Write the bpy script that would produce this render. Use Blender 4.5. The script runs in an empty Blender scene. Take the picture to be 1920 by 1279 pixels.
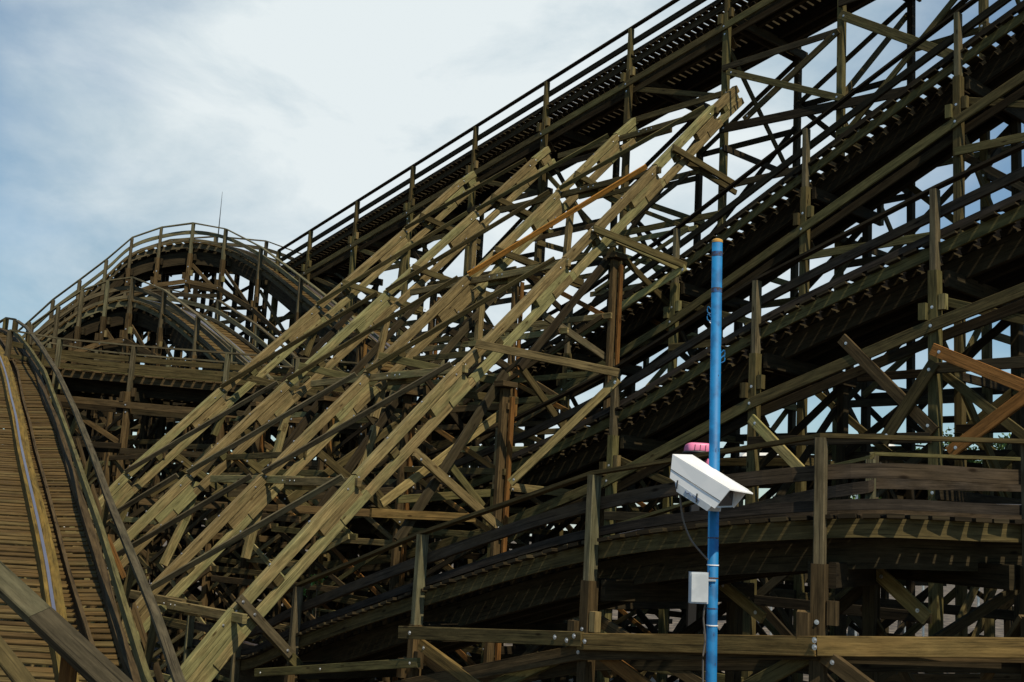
import bpy, math, random
from mathutils import Vector, Matrix
random.seed(7)
R = math.radians
C = bpy.context.scene.collection
EYE = 4.4                                   # eye height above the ground

# ---------------------------------------------------------------- camera
F, PITCH, ROLL, AZ = 2160.0, R(9.25), R(3.3), R(41.4)
cp, sp, cr, sr = math.cos(PITCH), math.sin(PITCH), math.cos(ROLL), math.sin(ROLL)
FW = Vector((0, cp, sp)); U0 = Vector((0, -sp, cp)); R0 = Vector((1, 0, 0))
RT = R0 * cr + U0 * sr; UP = U0 * cr - R0 * sr
cam_d = bpy.data.cameras.new('camera'); cam = bpy.data.objects.new('camera', cam_d); C.objects.link(cam)
m = Matrix.Identity(4)
for i in range(3):
    m[i][0], m[i][1], m[i][2] = RT[i], UP[i], -FW[i]
m.translation = Vector((0, 0, EYE)); cam.matrix_world = m
cam_d.sensor_width = 36; cam_d.lens = F / 1920 * 36; cam_d.clip_end = 3000; cam_d.clip_start = 0.1
bpy.context.scene.camera = cam

# ---------------------------------------------------------------- light
SUN_DIR = Vector((0.28, -0.52, 0.82)).normalized()       # towards the sun: high, behind and right of the camera
sd = bpy.data.lights.new('sun', 'SUN'); sd.energy = 4.5; sd.angle = R(0.6); sd.color = (1, .87, .64)
sun = bpy.data.objects.new('sun', sd); C.objects.link(sun)
sun.rotation_euler = SUN_DIR.to_track_quat('Z', 'Y').to_euler()
wd = bpy.data.worlds.new('World'); bpy.context.scene.world = wd; wd.use_nodes = True
nt = wd.node_tree; nt.nodes.clear(); N = nt.nodes.new; LK = nt.links.new
out = N('ShaderNodeOutputWorld'); bg = N('ShaderNodeBackground'); bg.inputs[1].default_value = 0.1
sky = N('ShaderNodeTexSky'); sky.sky_type = 'NISHITA'; sky.sun_disc = False
sky.sun_elevation = math.asin(SUN_DIR.z); sky.sun_rotation = math.atan2(SUN_DIR.x, SUN_DIR.y)
sky.air_density = 1.3; sky.dust_density = .1; sky.ozone_density = 2.0
tc = N('ShaderNodeTexCoord'); mp = N('ShaderNodeMapping'); mp.inputs['Scale'].default_value = (1.6, 1.6, 3.4)
mp.inputs['Rotation'].default_value = (0, R(8), 0)
LK(tc.outputs['Generated'], mp.inputs[0])
n1 = N('ShaderNodeTexNoise'); n1.inputs['Scale'].default_value = 1.5; n1.inputs['Detail'].default_value = 9; n1.inputs['Roughness'].default_value = .55
n1.inputs['Distortion'].default_value = .5
LK(mp.outputs[0], n1.inputs['Vector'])
# one broad bright bank of cloud straight ahead, thinning out to the left
dot = N('ShaderNodeVectorMath'); dot.operation = 'DOT_PRODUCT'
bank = Vector((-.03, 1, .36)).normalized(); dot.inputs[1].default_value = bank
LK(tc.outputs['Generated'], dot.inputs[0])
mr = N('ShaderNodeMapRange'); mr.inputs[1].default_value = .88; mr.inputs[2].default_value = 1.0; mr.inputs[3].default_value = -.17; mr.inputs[4].default_value = .40
LK(dot.outputs['Value'], mr.inputs[0])
ad = N('ShaderNodeMath'); ad.operation = 'ADD'; LK(n1.outputs[0], ad.inputs[0]); LK(mr.outputs[0], ad.inputs[1])
rp = N('ShaderNodeValToRGB'); rp.color_ramp.elements[0].position = .30; rp.color_ramp.elements[1].position = .84; rp.color_ramp.elements[0].color = (.12, .12, .12, 1)
rp.color_ramp.interpolation = 'EASE'
LK(ad.outputs[0], rp.inputs[0])
mx = N('ShaderNodeMixRGB')
n2 = N('ShaderNodeTexNoise'); n2.inputs['Scale'].default_value = 3.2; n2.inputs['Detail'].default_value = 10; n2.inputs['Roughness'].default_value = .6; n2.inputs['Distortion'].default_value = .3
LK(mp.outputs[0], n2.inputs['Vector'])
a2 = N('ShaderNodeMath'); a2.operation = 'MULTIPLY_ADD'; a2.inputs[1].default_value = .62; LK(mr.outputs[0], a2.inputs[0]); LK(n2.outputs[0], a2.inputs[2])
r2 = N('ShaderNodeValToRGB'); r2.color_ramp.elements[0].position = .30; r2.color_ramp.elements[0].color = (3.0, 4.5, 5.6, 1); r2.color_ramp.elements[1].position = .78; r2.color_ramp.elements[1].color = (7.9, 8.6, 8.8, 1)
LK(a2.outputs[0], r2.inputs[0]); LK(r2.outputs[0], mx.inputs[2])
tn = N('ShaderNodeMixRGB'); tn.blend_type = 'MULTIPLY'; tn.inputs[0].default_value = 1; tn.inputs[2].default_value = (.70, .88, .98, 1)
LK(sky.outputs[0], tn.inputs[1]); LK(rp.outputs[0], mx.inputs[0]); LK(tn.outputs[0], mx.inputs[1])
LK(mx.outputs[0], bg.inputs[0]); LK(bg.outputs[0], out.inputs[0])
vs = bpy.context.scene.view_settings; vs.view_transform = 'Standard'; vs.look = 'None'; vs.exposure = 0; vs.gamma = 1

# ---------------------------------------------------------------- coordinates
# the coaster stands on a grid: g runs along the tracks (away to the left), w runs square across them (away to the right)
G = Vector((-math.sin(AZ), math.cos(AZ), 0)); W = Vector((math.cos(AZ), math.sin(AZ), 0)); Z = Vector((0, 0, 1))
def P3(u, w, h): return G * u + W * w + Z * (h + EYE)
def ray(x, y): return FW + RT * ((x - 960) / F) + UP * ((640 - y) / F)
def onW(x, y, w): d = ray(x, y); return d * (w / d.dot(W)) + Z * EYE
def onU(x, y, u): d = ray(x, y); return d * (u / d.dot(G)) + Z * EYE
def onD(x, y, D): d = ray(x, y); return d * (D / d.y) + Z * EYE

# ---------------------------------------------------------------- materials
def mat(name, base=(.3, .3, .3), rough=.6, metal=0):
    m = bpy.data.materials.new(name); m.use_nodes = True
    b = m.node_tree.nodes['Principled BSDF']; b.inputs['Base Color'].default_value = (*base, 1)
    b.inputs['Roughness'].default_value = rough; b.inputs['Metallic'].default_value = metal
    return m, m.node_tree, b
def wood(name, c1, c2, c3, rough=.85, grey=.35):
    """c1/c2: the two ends of the grain, c3: stain; v in the UV is offset per board so that boards differ."""
    m, t, b = mat(name, c1, rough); n = t.nodes.new; l = t.links.new
    uv = n('ShaderNodeUVMap')
    mp = n('ShaderNodeMapping'); mp.inputs['Scale'].default_value = (1.1, 26, 1); l(uv.outputs[0], mp.inputs[0])
    g = n('ShaderNodeTexNoise'); g.inputs['Scale'].default_value = 1.0; g.inputs['Detail'].default_value = 7; g.inputs['Roughness'].default_value = .65
    g.inputs['Distortion'].default_value = .6
    l(mp.outputs[0], g.inputs['Vector'])
    mp2 = n('ShaderNodeMapping'); mp2.inputs['Scale'].default_value = (1.3, 3.0, 1); l(uv.outputs[0], mp2.inputs[0])
    s = n('ShaderNodeTexNoise'); s.inputs['Scale'].default_value = 1.0; s.inputs['Detail'].default_value = 5; l(mp2.outputs[0], s.inputs['Vector'])
    # board to board tint
    sep = n('ShaderNodeSeparateXYZ'); l(uv.outputs[0], sep.inputs[0])
    dv = n('ShaderNodeMath'); dv.operation = 'MULTIPLY'; dv.inputs[1].default_value = .1; l(sep.outputs[1], dv.inputs[0])
    fl = n('ShaderNodeMath'); fl.operation = 'FLOOR'; l(dv.outputs[0], fl.inputs[0])
    wn = n('ShaderNodeTexWhiteNoise'); wn.noise_dimensions = '1D'; l(fl.outputs[0], wn.inputs['W'])
    r1 = n('ShaderNodeValToRGB'); e = r1.color_ramp.elements; e[0].position = .3; e[0].color = (*c1, 1); e[1].position = .68; e[1].color = (*c2, 1)
    l(g.outputs[0], r1.inputs[0])
    a = n('ShaderNodeMath'); a.operation = 'MULTIPLY_ADD'; a.inputs[1].default_value = .55; l(wn.outputs[0], a.inputs[0]); l(s.outputs[0], a.inputs[2])
    r2 = n('ShaderNodeValToRGB'); e = r2.color_ramp.elements; e[0].position = .68; e[0].color = (0, 0, 0, 1); e[1].position = 1.15; e[1].color = (.8, .8, .8, 1)
    l(a.outputs[0], r2.inputs[0])
    mx = n('ShaderNodeMixRGB'); mx.inputs[2].default_value = (*c3, 1); l(r2.outputs[0], mx.inputs[0]); l(r1.outputs[0], mx.inputs[1])
    # knots and long checks
    mp3 = n('ShaderNodeMapping'); mp3.inputs['Scale'].default_value = (1.7, 5.0, 1); l(uv.outputs[0], mp3.inputs[0])
    vo = n('ShaderNodeTexVoronoi'); vo.inputs['Scale'].default_value = 1.0; l(mp3.outputs[0], vo.inputs['Vector'])
    r3 = n('ShaderNodeValToRGB'); e = r3.color_ramp.elements; e[0].position = .05; e[0].color = (.22, .17, .12, 1); e[1].position = .12; e[1].color = (1, 1, 1, 1)
    l(vo.outputs['Distance'], r3.inputs[0])
    ml = n('ShaderNodeMixRGB'); ml.blend_type = 'MULTIPLY'; ml.inputs[0].default_value = .9; l(mx.outputs[0], ml.inputs[1]); l(r3.outputs[0], ml.inputs[2])
    mp4 = n('ShaderNodeMapping'); mp4.inputs['Scale'].default_value = (.9, 48, 1); l(uv.outputs[0], mp4.inputs[0])
    ck = n('ShaderNodeTexNoise'); ck.inputs['Scale'].default_value = 1.0; ck.inputs['Detail'].default_value = 2; l(mp4.outputs[0], ck.inputs['Vector'])
    r4 = n('ShaderNodeValToRGB'); e = r4.color_ramp.elements; e[0].position = .33; e[0].color = (.25, .25, .25, 1); e[1].position = .42; e[1].color = (1, 1, 1, 1)
    l(ck.outputs[0], r4.inputs[0])
    m2 = n('ShaderNodeMixRGB'); m2.blend_type = 'MULTIPLY'; m2.inputs[0].default_value = .8; l(ml.outputs[0], m2.inputs[1]); l(r4.outputs[0], m2.inputs[2])
    hv = n('ShaderNodeHueSaturation'); l(m2.outputs[0], hv.inputs['Color'])
    mv = n('ShaderNodeMapRange'); mv.inputs[3].default_value = .55; mv.inputs[4].default_value = 1.12; l(wn.outputs[0], mv.inputs[0]); l(mv.outputs[0], hv.inputs['Value'])
    mp5 = n('ShaderNodeMapping'); mp5.inputs['Scale'].default_value = (2.2, 14, 1); l(uv.outputs[0], mp5.inputs[0])
    wt = n('ShaderNodeTexNoise'); wt.inputs['Scale'].default_value = 1.0; wt.inputs['Detail'].default_value = 8; wt.inputs['Roughness'].default_value = .7; l(mp5.outputs[0], wt.inputs['Vector'])
    r5 = n('ShaderNodeValToRGB'); e = r5.color_ramp.elements; e[0].position = .34; e[0].color = (.34, .34, .30, 1); e[1].position = .62; e[1].color = (1.12, 1.1, 1.05, 1)
    l(wt.outputs[0], r5.inputs[0])
    m5 = n('ShaderNodeMixRGB'); m5.blend_type = 'MULTIPLY'; m5.inputs[0].default_value = .85; l(hv.outputs[0], m5.inputs[1]); l(r5.outputs[0], m5.inputs[2])
    l(m5.outputs[0], b.inputs['Base Color'])
    bp = n('ShaderNodeBump'); bp.inputs['Strength'].default_value = .5; bp.inputs['Distance'].default_value = .012; l(g.outputs[0], bp.inputs['Height']); l(bp.outputs[0], b.inputs['Normal'])
    b.inputs['Specular IOR Level'].default_value = .12
    return m
M = {}
M['raker'] = wood('treated_pine', (.19, .140, .064), (.40, .305, .145), (.19, .195, .09))
M['olive'] = wood('olive_timber', (.085, .066, .028), (.17, .132, .056), (.105, .10, .042))
M['brown'] = wood('brown_timber', (.072, .050, .025), (.14, .098, .048), (.12, .08, .036))
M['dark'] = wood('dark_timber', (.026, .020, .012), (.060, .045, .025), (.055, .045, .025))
M['log'] = wood('creosoted_timber', (.034, .028, .024), (.088, .070, .054), (.07, .05, .03))
M['grey'] = wood('weathered_timber', (.11, .092, .056), (.21, .172, .105), (.13, .13, .078))
M['orange'] = wood('new_timber', (.46, .20, .04), (.66, .33, .07), (.55, .22, .05))
M['rust'] = wood('red_stained_timber', (.16, .070, .022), (.30, .145, .042), (.20, .115, .036))
M['orust'] = wood('orange_timber', (.24, .10, .028), (.38, .17, .045), (.28, .13, .04))
M['dgrey'] = wood('grimy_timber', (.07, .058, .036), (.13, .108, .066), (.09, .085, .05))
M['honey'] = wood('honey_timber', (.15, .095, .035), (.27, .18, .065), (.18, .13, .05))
M['yellow'] = wood('light_timber', (.36, .27, .115), (.52, .41, .18), (.32, .31, .12))
M['deck'] = wood('deck_boards', (.095, .060, .024), (.19, .122, .044), (.105, .08, .032))
M['stack'] = wood('stained_laminate', (.15, .105, .032), (.28, .185, .045), (.11, .105, .032))
M['steel'] = mat('galvanised_steel', (.62, .63, .64), .38, .85)[0]
M['rail'] = mat('running_steel', (.42, .37, .40), .34, .9)[0]
def speck(name, c1, c2, scale, rough, metal=0, lo=.45, hi=.6, bump=0):
    m, t, b = mat(name, c1, rough, metal); n = t.nodes.new
    tc = n('ShaderNodeTexCoord'); no = n('ShaderNodeTexNoise'); no.inputs['Scale'].default_value = scale; no.inputs['Detail'].default_value = 8
    t.links.new(tc.outputs['Object'], no.inputs['Vector'])
    r = n('ShaderNodeValToRGB'); e = r.color_ramp.elements; e[0].position = lo; e[1].position = hi; e[0].color = (*c1, 1); e[1].color = (*c2, 1)
    t.links.new(no.outputs[0], r.inputs[0]); t.links.new(r.outputs[0], b.inputs['Base Color'])
    if bump:
        bp = n('ShaderNodeBump'); bp.inputs['Strength'].default_value = bump; t.links.new(no.outputs[0], bp.inputs['Height']); t.links.new(bp.outputs[0], b.inputs['Normal'])
    return m
M['blue'] = speck('blue_paint', (.001, .095, .26), (.002, .16, .40), 11.0, .6, lo=.38, hi=.55, bump=.1)
M['bluewear'] = speck('worn_blue_band', (.06, .035, .03), (.02, .10, .28), 30, .6)
M['cap'] = mat('ochre_cap', (.55, .30, .06), .6)[0]
M['white'] = speck('white_enamel', (.84, .85, .86), (.90, .90, .90), 6, .35)
M['glass'] = mat('dark_glass', (.02, .02, .025), .08)[0]
M['plastic'] = speck('grey_plastic', (.42, .46, .50), (.50, .54, .58), 9, .5)
M['cable'] = mat('cable_rubber', (.10, .09, .08), .6)[0]
M['ink'] = mat('blue_ink', (.05, .09, .22), .5)[0]
M['pink'] = mat('pink_shell', (.85, .24, .42), .4)[0]
M['black'] = mat('black_trim', (.015, .015, .017), .5)[0]
M['ground'] = speck('trodden_gravel', (.055, .042, .03), (.16, .125, .09), 1.3, .95, bump=.6)
M['rock'] = speck('grey_rock', (.10, .10, .10), (.24, .23, .22), 4, .9, bump=.8)
M['bark'] = speck('bark', (.06, .045, .03), (.11, .085, .06), 8, .9)
M['leaf'] = speck('leaves', (.035, .075, .015), (.10, .17, .035), 1.2, .6)
M['leaf2'] = speck('bright_leaves', (.08, .19, .02), (.16, .30, .05), 2.0, .6)
M['roof'] = speck('white_canvas', (.62, .62, .60), (.75, .75, .74), 3, .7)
M['wall'] = speck('rendered_wall', (.30, .26, .22), (.40, .36, .31), 2, .9)

# ---------------------------------------------------------------- mesh builder
class MB:
    def __init__(s): s.v = []; s.f = []; s.uv = []
    def quad(s, idx, uvs): s.f.append(idx); s.uv.append(uvs)
    def box(s, A, B, wd, ht, up=Z, off=(0, 0), jit=0):
        """a squared timber from A to B: wd along side = dir x up, ht along the up hint"""
        A = Vector(A); B = Vector(B); d = (B - A); L = d.length
        if L < 1e-4: return s
        d /= L; sd = d.cross(up)
        if sd.length < 1e-4: sd = d.cross(Vector((1, 0, 0)))
        sd.normalize(); h = sd.cross(d).normalized()
        A = A + sd * off[0] + h * off[1]; B = B + sd * off[0] + h * off[1]
        i = len(s.v); c = min(.008, wd * .12, ht * .12); a, b = wd / 2, ht / 2
        ring = [(-a + c, -b), (a - c, -b), (a, -b + c), (a, b - c), (a - c, b), (-a + c, b), (-a, b - c), (-a, -b + c)]
        for E in (A, B):
            for x, y in ring: s.v.append(E + sd * x + h * y)
        o = random.randint(0, 120) * 10 + random.random() * 6; u0 = random.random() * 40; per = [0, wd, wd, wd + ht, wd + ht, 2 * wd + ht, 2 * wd + ht, 2 * wd + 2 * ht, 2 * wd + 2 * ht]
        per = [p + .5 for p in per]
        for k in range(8):
            k2 = (k + 1) % 8
            s.quad((i + k, i + k2, i + 8 + k2, i + 8 + k), ((u0, o + per[k]), (u0, o + per[k + 1]), (u0 + L, o + per[k + 1]), (u0 + L, o + per[k])))
        e = [(u0 + x * .2, o + 1 + y) for x, y in ring]
        s.quad(tuple(range(i + 7, i - 1, -1)), tuple(e[::-1])); s.quad(tuple(range(i + 8, i + 16)), tuple(e))
        return s
    def sweep(s, pts, sides, so, zo, wd, ht):
        """rectangle wd x ht carried along pts with vertical sides; so/zo are offsets of its centre along the side and up"""
        i0 = len(s.v); n = len(pts); o = random.randint(0, 120) * 10 + random.random() * 6; u = 0; us = []
        for k in range(n):
            if k: u += (pts[k] - pts[k - 1]).length
            us.append(u)
            for x, y in ((-.5, -.5), (.5, -.5), (.5, .5), (-.5, .5)): s.v.append(pts[k] + sides[k] * (so + x * wd) + Z * (zo + y * ht))
        per = [.5, .5 + wd, .5 + wd + ht, .5 + 2 * wd + ht, .5 + 2 * wd + 2 * ht]
        for k in range(n - 1):
            a, b = i0 + 4 * k, i0 + 4 * k + 4
            for j in range(4):
                j2 = (j + 1) % 4
                s.quad((a + j, a + j2, b + j2, b + j), ((us[k], o + per[j]), (us[k], o + per[j + 1]), (us[k + 1], o + per[j + 1]), (us[k + 1], o + per[j])))
        z4 = ((0, o), (0, o + .1), (.1, o + .1), (.1, o))
        s.quad((i0 + 3, i0 + 2, i0 + 1, i0), z4); e = i0 + 4 * (n - 1); s.quad((e, e + 1, e + 2, e + 3), z4)
        return s
    def tube(s, pts, r, n=10, caps=True):
        i0 = len(s.v); m = len(pts); rr = r if isinstance(r, (list, tuple)) else [r] * m
        for k, p in enumerate(pts):
            d = (Vector(pts[min(k + 1, m - 1)]) - Vector(pts[max(k - 1, 0)])).normalized()
            a = d.cross(Z); a = a if a.length > 1e-3 else Vector((1, 0, 0)); a.normalize(); b = d.cross(a)
            for j in range(n):
                t = 2 * math.pi * j / n; s.v.append(Vector(p) + (a * math.cos(t) + b * math.sin(t)) * rr[k])
        for k in range(m - 1):
            for j in range(n):
                j2 = (j + 1) % n; s.quad((i0 + k * n + j, i0 + k * n + j2, i0 + k * n + n + j2, i0 + k * n + n + j), ((k, j), (k, j + 1), (k + 1, j + 1), (k + 1, j)))
        if caps:
            s.quad(tuple(i0 + j for j in range(n))[::-1], tuple((0, 0) for _ in range(n))); s.quad(tuple(i0 + (m - 1) * n + j for j in range(n)), tuple((0, 0) for _ in range(n)))
        return s
    def poly(s, vs, fs):
        i = len(s.v); s.v += [Vector(v) for v in vs]
        for f in fs: s.quad(tuple(i + k for k in f), tuple((vs[k][0], vs[k][2]) for k in f))
        return s
    def mesh(s, name, material):
        me = bpy.data.meshes.new(name); me.from_pydata([tuple(v) for v in s.v], [], s.f)
        uv = me.uv_layers.new(name='UVMap'); flat = []
        for q in s.uv:
            for a in q: flat += [a[0], a[1]]
        uv.data.foreach_set('uv', flat); me.materials.append(M[material]); me.validate(); return me
    def build(s, name, material, parent=None, smooth=False):
        me = s.mesh(name, material)
        if smooth: me.polygons.foreach_set('use_smooth', [True] * len(me.polygons))
        o = bpy.data.objects.new(name, me); C.objects.link(o)
        if parent is not None: o.parent = parent; o.matrix_parent_inverse = Matrix.Translation(-Vector(parent.location)) if not parent.parent else Matrix.Identity(4)
        return o
def tag(o, label=None, cat=None, group=None, kind=None):
    if label: o['label'] = label
    if cat: o['category'] = cat
    if group: o['group'] = group
    if kind: o['kind'] = kind
    return o
def thing(name, label, cat, loc, group=None):
    o = bpy.data.objects.new(name, None); C.objects.link(o); o.location = loc; o.empty_display_size = .3
    return tag(o, label, cat, group)
bolt_me = None
def bolts(parent, pts, n, r=.02):
    """galvanised bolt heads with washers, each a part"""
    global bolt_me
    if bolt_me is None:
        b = MB(); b.tube([Vector((0, 0, -.01)), Vector((0, 0, .006))], 1.7, 10); b.tube([Vector((0, 0, .006)), Vector((0, 0, .9))], .9, 6)
        b.v = [Vector((v.x, v.y, v.z if v.z < .1 else .9)) for v in b.v]; bolt_me = b.mesh('bolt', 'steel')
    q = Vector(n).to_track_quat('Z', 'Y')
    for p in pts:
        o = bpy.data.objects.new('bolt', bolt_me); C.objects.link(o); o.parent = parent
        o.location = Vector(p) - Vector(parent.location); o.rotation_mode = 'QUATERNION'; o.rotation_quaternion = q; o.scale = (r * .62, r * .62, r * .62)
ORD = ['first', 'second', 'third', 'fourth', 'fifth', 'sixth', 'seventh', 'eighth', 'ninth', 'tenth', 'eleventh', 'twelfth', 'thirteenth', 'fourteenth', 'fifteenth', 'sixteenth', 'seventeenth', 'eighteenth', 'nineteenth', 'twentieth']
def lerp(a, b, t): return a + (b - a) * t
def sides_of(pts, sgn=1):
    out = []
    for k in range(len(pts)):
        d = pts[min(k + 1, len(pts) - 1)] - pts[max(k - 1, 0)]; d.z = 0; d.normalize()
        out.append(Vector((-d.y, d.x, 0)) * sgn)
    return out
def densify(pts, sides, n):
    P, S = [], []
    for k in range(len(pts) - 1):
        p0, p1, p2, p3 = pts[max(k - 1, 0)], pts[k], pts[k + 1], pts[min(k + 2, len(pts) - 1)]
        for j in range(n):
            t = j / n
            P.append(.5 * ((2 * p1) + (p2 - p0) * t + (2 * p0 - 5 * p1 + 4 * p2 - p3) * t * t + (3 * p1 - p0 - 3 * p2 + p3) * t ** 3)); S.append(lerp(sides[k], sides[k + 1], t).normalized())
    P.append(pts[-1]); S.append(sides[-1]); return P, S

# ---------------------------------------------------------------- a stretch of track with its two handrails
def make_track(label, pts, sgn, width=2.7, detail=2, tie=.3, mats=('grey', 'log', 'olive', 'dark', 'deck'), top='dark', rails=True, far_rail=True, postlen=1.5, light_streaks=False, cover=.72, sides=None, deep=0):
    mp, mlog, mled, mstr, mdeck = mats
    sd = sides or sides_of(pts, sgn); P, S = densify(pts, sd, 8)
    t = thing('coaster_track', label, 'roller coaster track', (pts[len(pts) // 2].x, pts[len(pts) // 2].y, 0), 'tracks of the wooden roller coaster')
    for k, p in enumerate(pts):
        if True:
            MB().box(p - Z * postlen - sd[k] * 0, p - Z * .02, .10, .14, up=sd[k]).build('handrail_post', mp, t)
            if far_rail: MB().box(p + sd[k] * width - Z * 1.35, p + sd[k] * width - Z * .02, .10, .13, up=sd[k]).build('handrail_post', mp, t)
    MB().sweep(pts, sd, 0, .002, .12, .042).build('top_rail', top, t)
    MB().sweep(P, S, .10, -.34, .07, .14).build('middle_rail', mlog, t)
    MB().sweep(P, S, .10, -.655, .08, .10).build('lower_rail', mlog, t)
    if far_rail:
        MB().sweep(pts, sd, width, .002, .12, .042).build('top_rail', top, t)
        MB().sweep(P, S, width - .11, -.34, .05, .14).build('middle_rail', mlog, t)
        MB().sweep(P, S, width - .11, -.655, .06, .10).build('lower_rail', mlog, t)
    led = MB().sweep(P, S, .10, -.875, .05, .175).build('ledger_beam', mled, t)
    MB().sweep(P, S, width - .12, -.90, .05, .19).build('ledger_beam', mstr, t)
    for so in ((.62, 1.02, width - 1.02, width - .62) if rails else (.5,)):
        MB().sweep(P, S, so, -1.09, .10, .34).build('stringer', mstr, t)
    if deep:
        for so, zz in ((.35, -1.30), (width * .5, -1.38), (width - .3, -1.30)): MB().sweep(P, S, so, zz, .12, deep).build('darkening_beam', mstr, t)  # dark members added only to darken the underside below the deck
    # walkway planks and cross ties
    wk, ti, wk2, sl = MB(), MB(), MB(), MB()
    acc = 0; sl_n = 0
    for k in range(len(P) - 1):
        d = P[k + 1] - P[k]; L = d.length
        while acc < L:
            q = P[k] + d * (acc / L); s_ = lerp(S[k], S[k + 1], acc / L).normalized(); dn = d.normalized(); up = s_.cross(dn); up = up if up.z > 0 else -up
            j = random.uniform(-.02, .03); w2 = .62 if rails else width + .1
            wk.box(q - s_ * (.03 - j) - Z * .765, q + s_ * (w2 + j) - Z * .765, tie * cover, .04, up=up)
            if rails:
                ti.box(q + s_ * .55 - Z * .86, q + s_ * (width - .55) - Z * .86, tie * .66, .1, up=up)
                wk2.box(q + s_ * (width - .62) - Z * .765, q + s_ * (width + .03) - Z * .765, tie * cover, .04, up=up)
            if light_streaks and sl_n < 90 and sl_n * 1.0 >= 0:
                sl_n += 1
                MB().box(q + s_ * .068 - Z * .955 - dn * .04, q + s_ * .068 - Z * .795 + dn * .04, .008, .014, up=s_).build('light_streak', 'raker', t)  # thin pale strips imitating slanted streaks of light on the ledger
            acc += tie
        acc -= L
    wk.build('walkway_planks', mdeck, t)
    if rails:
        ti.build('cross_ties', mstr, t); wk2.build('walkway_planks', mdeck, t)
        for so in (.88, width - .88):
            MB().sweep(P, S, so, -.70, .18, .20).build('laminated_rail', mlog, t)
            MB().sweep(P, S, so, -.593, .10, .012).build('running_rail', 'rail', t)
    return t, sd

# ---------------------------------------------------------------- a timber trestle frame (bent)
def make_bent(label, group, p, sd, width, nxt=None, zt=-1.2, col='olive', dark='dark', legs=2, seed=0, girt=True, step=2.4, batter=0.0, face=.0, gz=2.0, nsd=None):
    rnd = random.Random(seed)
    t = thing('trestle_bent', label, 'trestle frame', (p.x, p.y, 0), group)
    top = p.z + zt; ax = [i / (legs - 1) * width for i in range(legs)]
    for i, a in enumerate(ax):
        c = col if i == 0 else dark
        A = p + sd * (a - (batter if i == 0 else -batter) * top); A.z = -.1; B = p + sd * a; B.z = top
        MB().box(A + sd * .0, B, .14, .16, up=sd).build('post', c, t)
    cb = p + Z * (zt - .10)
    for o in (-.115, .115):
        d = (nxt - p).normalized() if nxt is not None else sd.cross(Z); d.z = 0; d.normalize()
        MB().box(cb + sd * .10 + d * o, cb + sd * (width + .2) + d * o, .07, .24).build('cap_beam', dark, t)
    # levels
    d = sd.cross(Z); d.normalize(); lv = []; z = top - .55
    while z > .5: lv.append(z); z -= step * rnd.uniform(.92, 1.08)
    lv.append(.3)
    for j, z in enumerate(lv[:-1]):
        if j: MB().box(Vector((p.x, p.y, z)) - sd * .15 + d * .10, Vector((p.x, p.y, z)) + sd * (width + .15) + d * .10, .05, .15).build('cross_girt', col if rnd.random() < .5 else dark, t)
        z2 = lv[j + 1]; a, b = (0, width) if (j + seed) % 2 else (width, 0)
        q = Vector((p.x, p.y, 0)); MB().box(q + sd * a + Z * z - d * .10, q + sd * b + Z * z2 - d * .10, .045, .14, up=d.cross(sd * (b - a))).build('diagonal_brace', col if rnd.random() < .6 else dark, t)
    if nxt is not None and girt:
        nd = (nxt - p); n0 = Vector((p.x, p.y, 0)); n1 = Vector((nxt.x, nxt.y, 0)); s2 = nsd or sd
        for fi, a in enumerate((0, width)):
            o = -.125 if a == 0 else .10
            tops = (top, nxt.z + zt)
            if a == 0: MB().box(p - Z * gz - sd * .105 - nd.normalized() * .02, nxt - Z * gz - s2 * .105 - nd.normalized() * .025, .05, .17).build('longitudinal_girt', col, t)
            if a == 0: MB().box(p - Z * (gz + .13) + sd * .11, nxt - Z * (gz + .13) + s2 * .11, .05, .15).build('longitudinal_girt', dark, t)
            z = min(tops) - 1.4
            j = 0
            while z > .8:
                MB().box(n0 + sd * (a + o) + Z * z, n1 + s2 * (a + o) + Z * z, .05, .15).build('longitudinal_girt', dark if rnd.random() < .6 else col, t)
                z2 = max(z - step, .3)
                if rnd.random() < .68:
                    za, zb = (z, z2) if (j + seed) % 2 else (z2, z)
                    MB().box(n0 + sd * (a - o) + Z * za, n1 + s2 * (a - o) + Z * zb, .05, .13).build('longitudinal_brace', dark if rnd.random() < .7 else col, t)
                z -= step; j += 1
            # brace just under the track
            if a: MB().box(n0 + sd * a + Z * (tops[0] - .2), n1 + s2 * a + Z * (min(tops) - 1.4), .05, .13).build('longitudinal_brace', dark, t)
            elif rnd.random() < .7: MB().box(n0 + Z * (min(tops) - 1.4) + sd * .12, n1 + Z * (tops[1] - .4) + sd * .12, .05, .13).build('longitudinal_brace', col, t)
    bolts(t, [p - Z * gz - sd * .135] + [Vector((p.x, p.y, z_ + .02)) - sd * .09 for z_ in lv[:3]], -sd, .022)
    # short packing blocks beside the post head
    bl = p - Z * (gz - .45)
    MB().box(bl - sd * .02 + d * .13 - Z * .22, bl - sd * .02 + d * .13, .10, .10, up=sd).build('packing_block', 'raker' if rnd.random() < .4 else col, t)
    MB().box(bl - sd * .10 - d * .12 - Z * .36, bl - sd * .10 - d * .12 - Z * .12, .12, .10, up=sd).build('packing_block', col, t)
    MB().box(bl - sd * .06 - d * .13 - Z * .12, bl + sd * .5 - d * .13 - Z * .75, .05, .12, up=d).build('knee_brace', 'brown', t)
    return t
def trestle(where, pts, sd, width, **kw):
    n = len(pts); s0 = kw.pop('seed', 0)
    for k, p in enumerate(pts):
        nxt = pts[k + 1] if k + 1 < n else None
        make_bent(f'timber trestle frame under {where}, {ORD[k]} from its right', f'trestle frames under {where}', p, sd[k], width, nxt, seed=s0 + k, nsd=sd[k + 1] if nxt else None, **kw)

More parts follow.
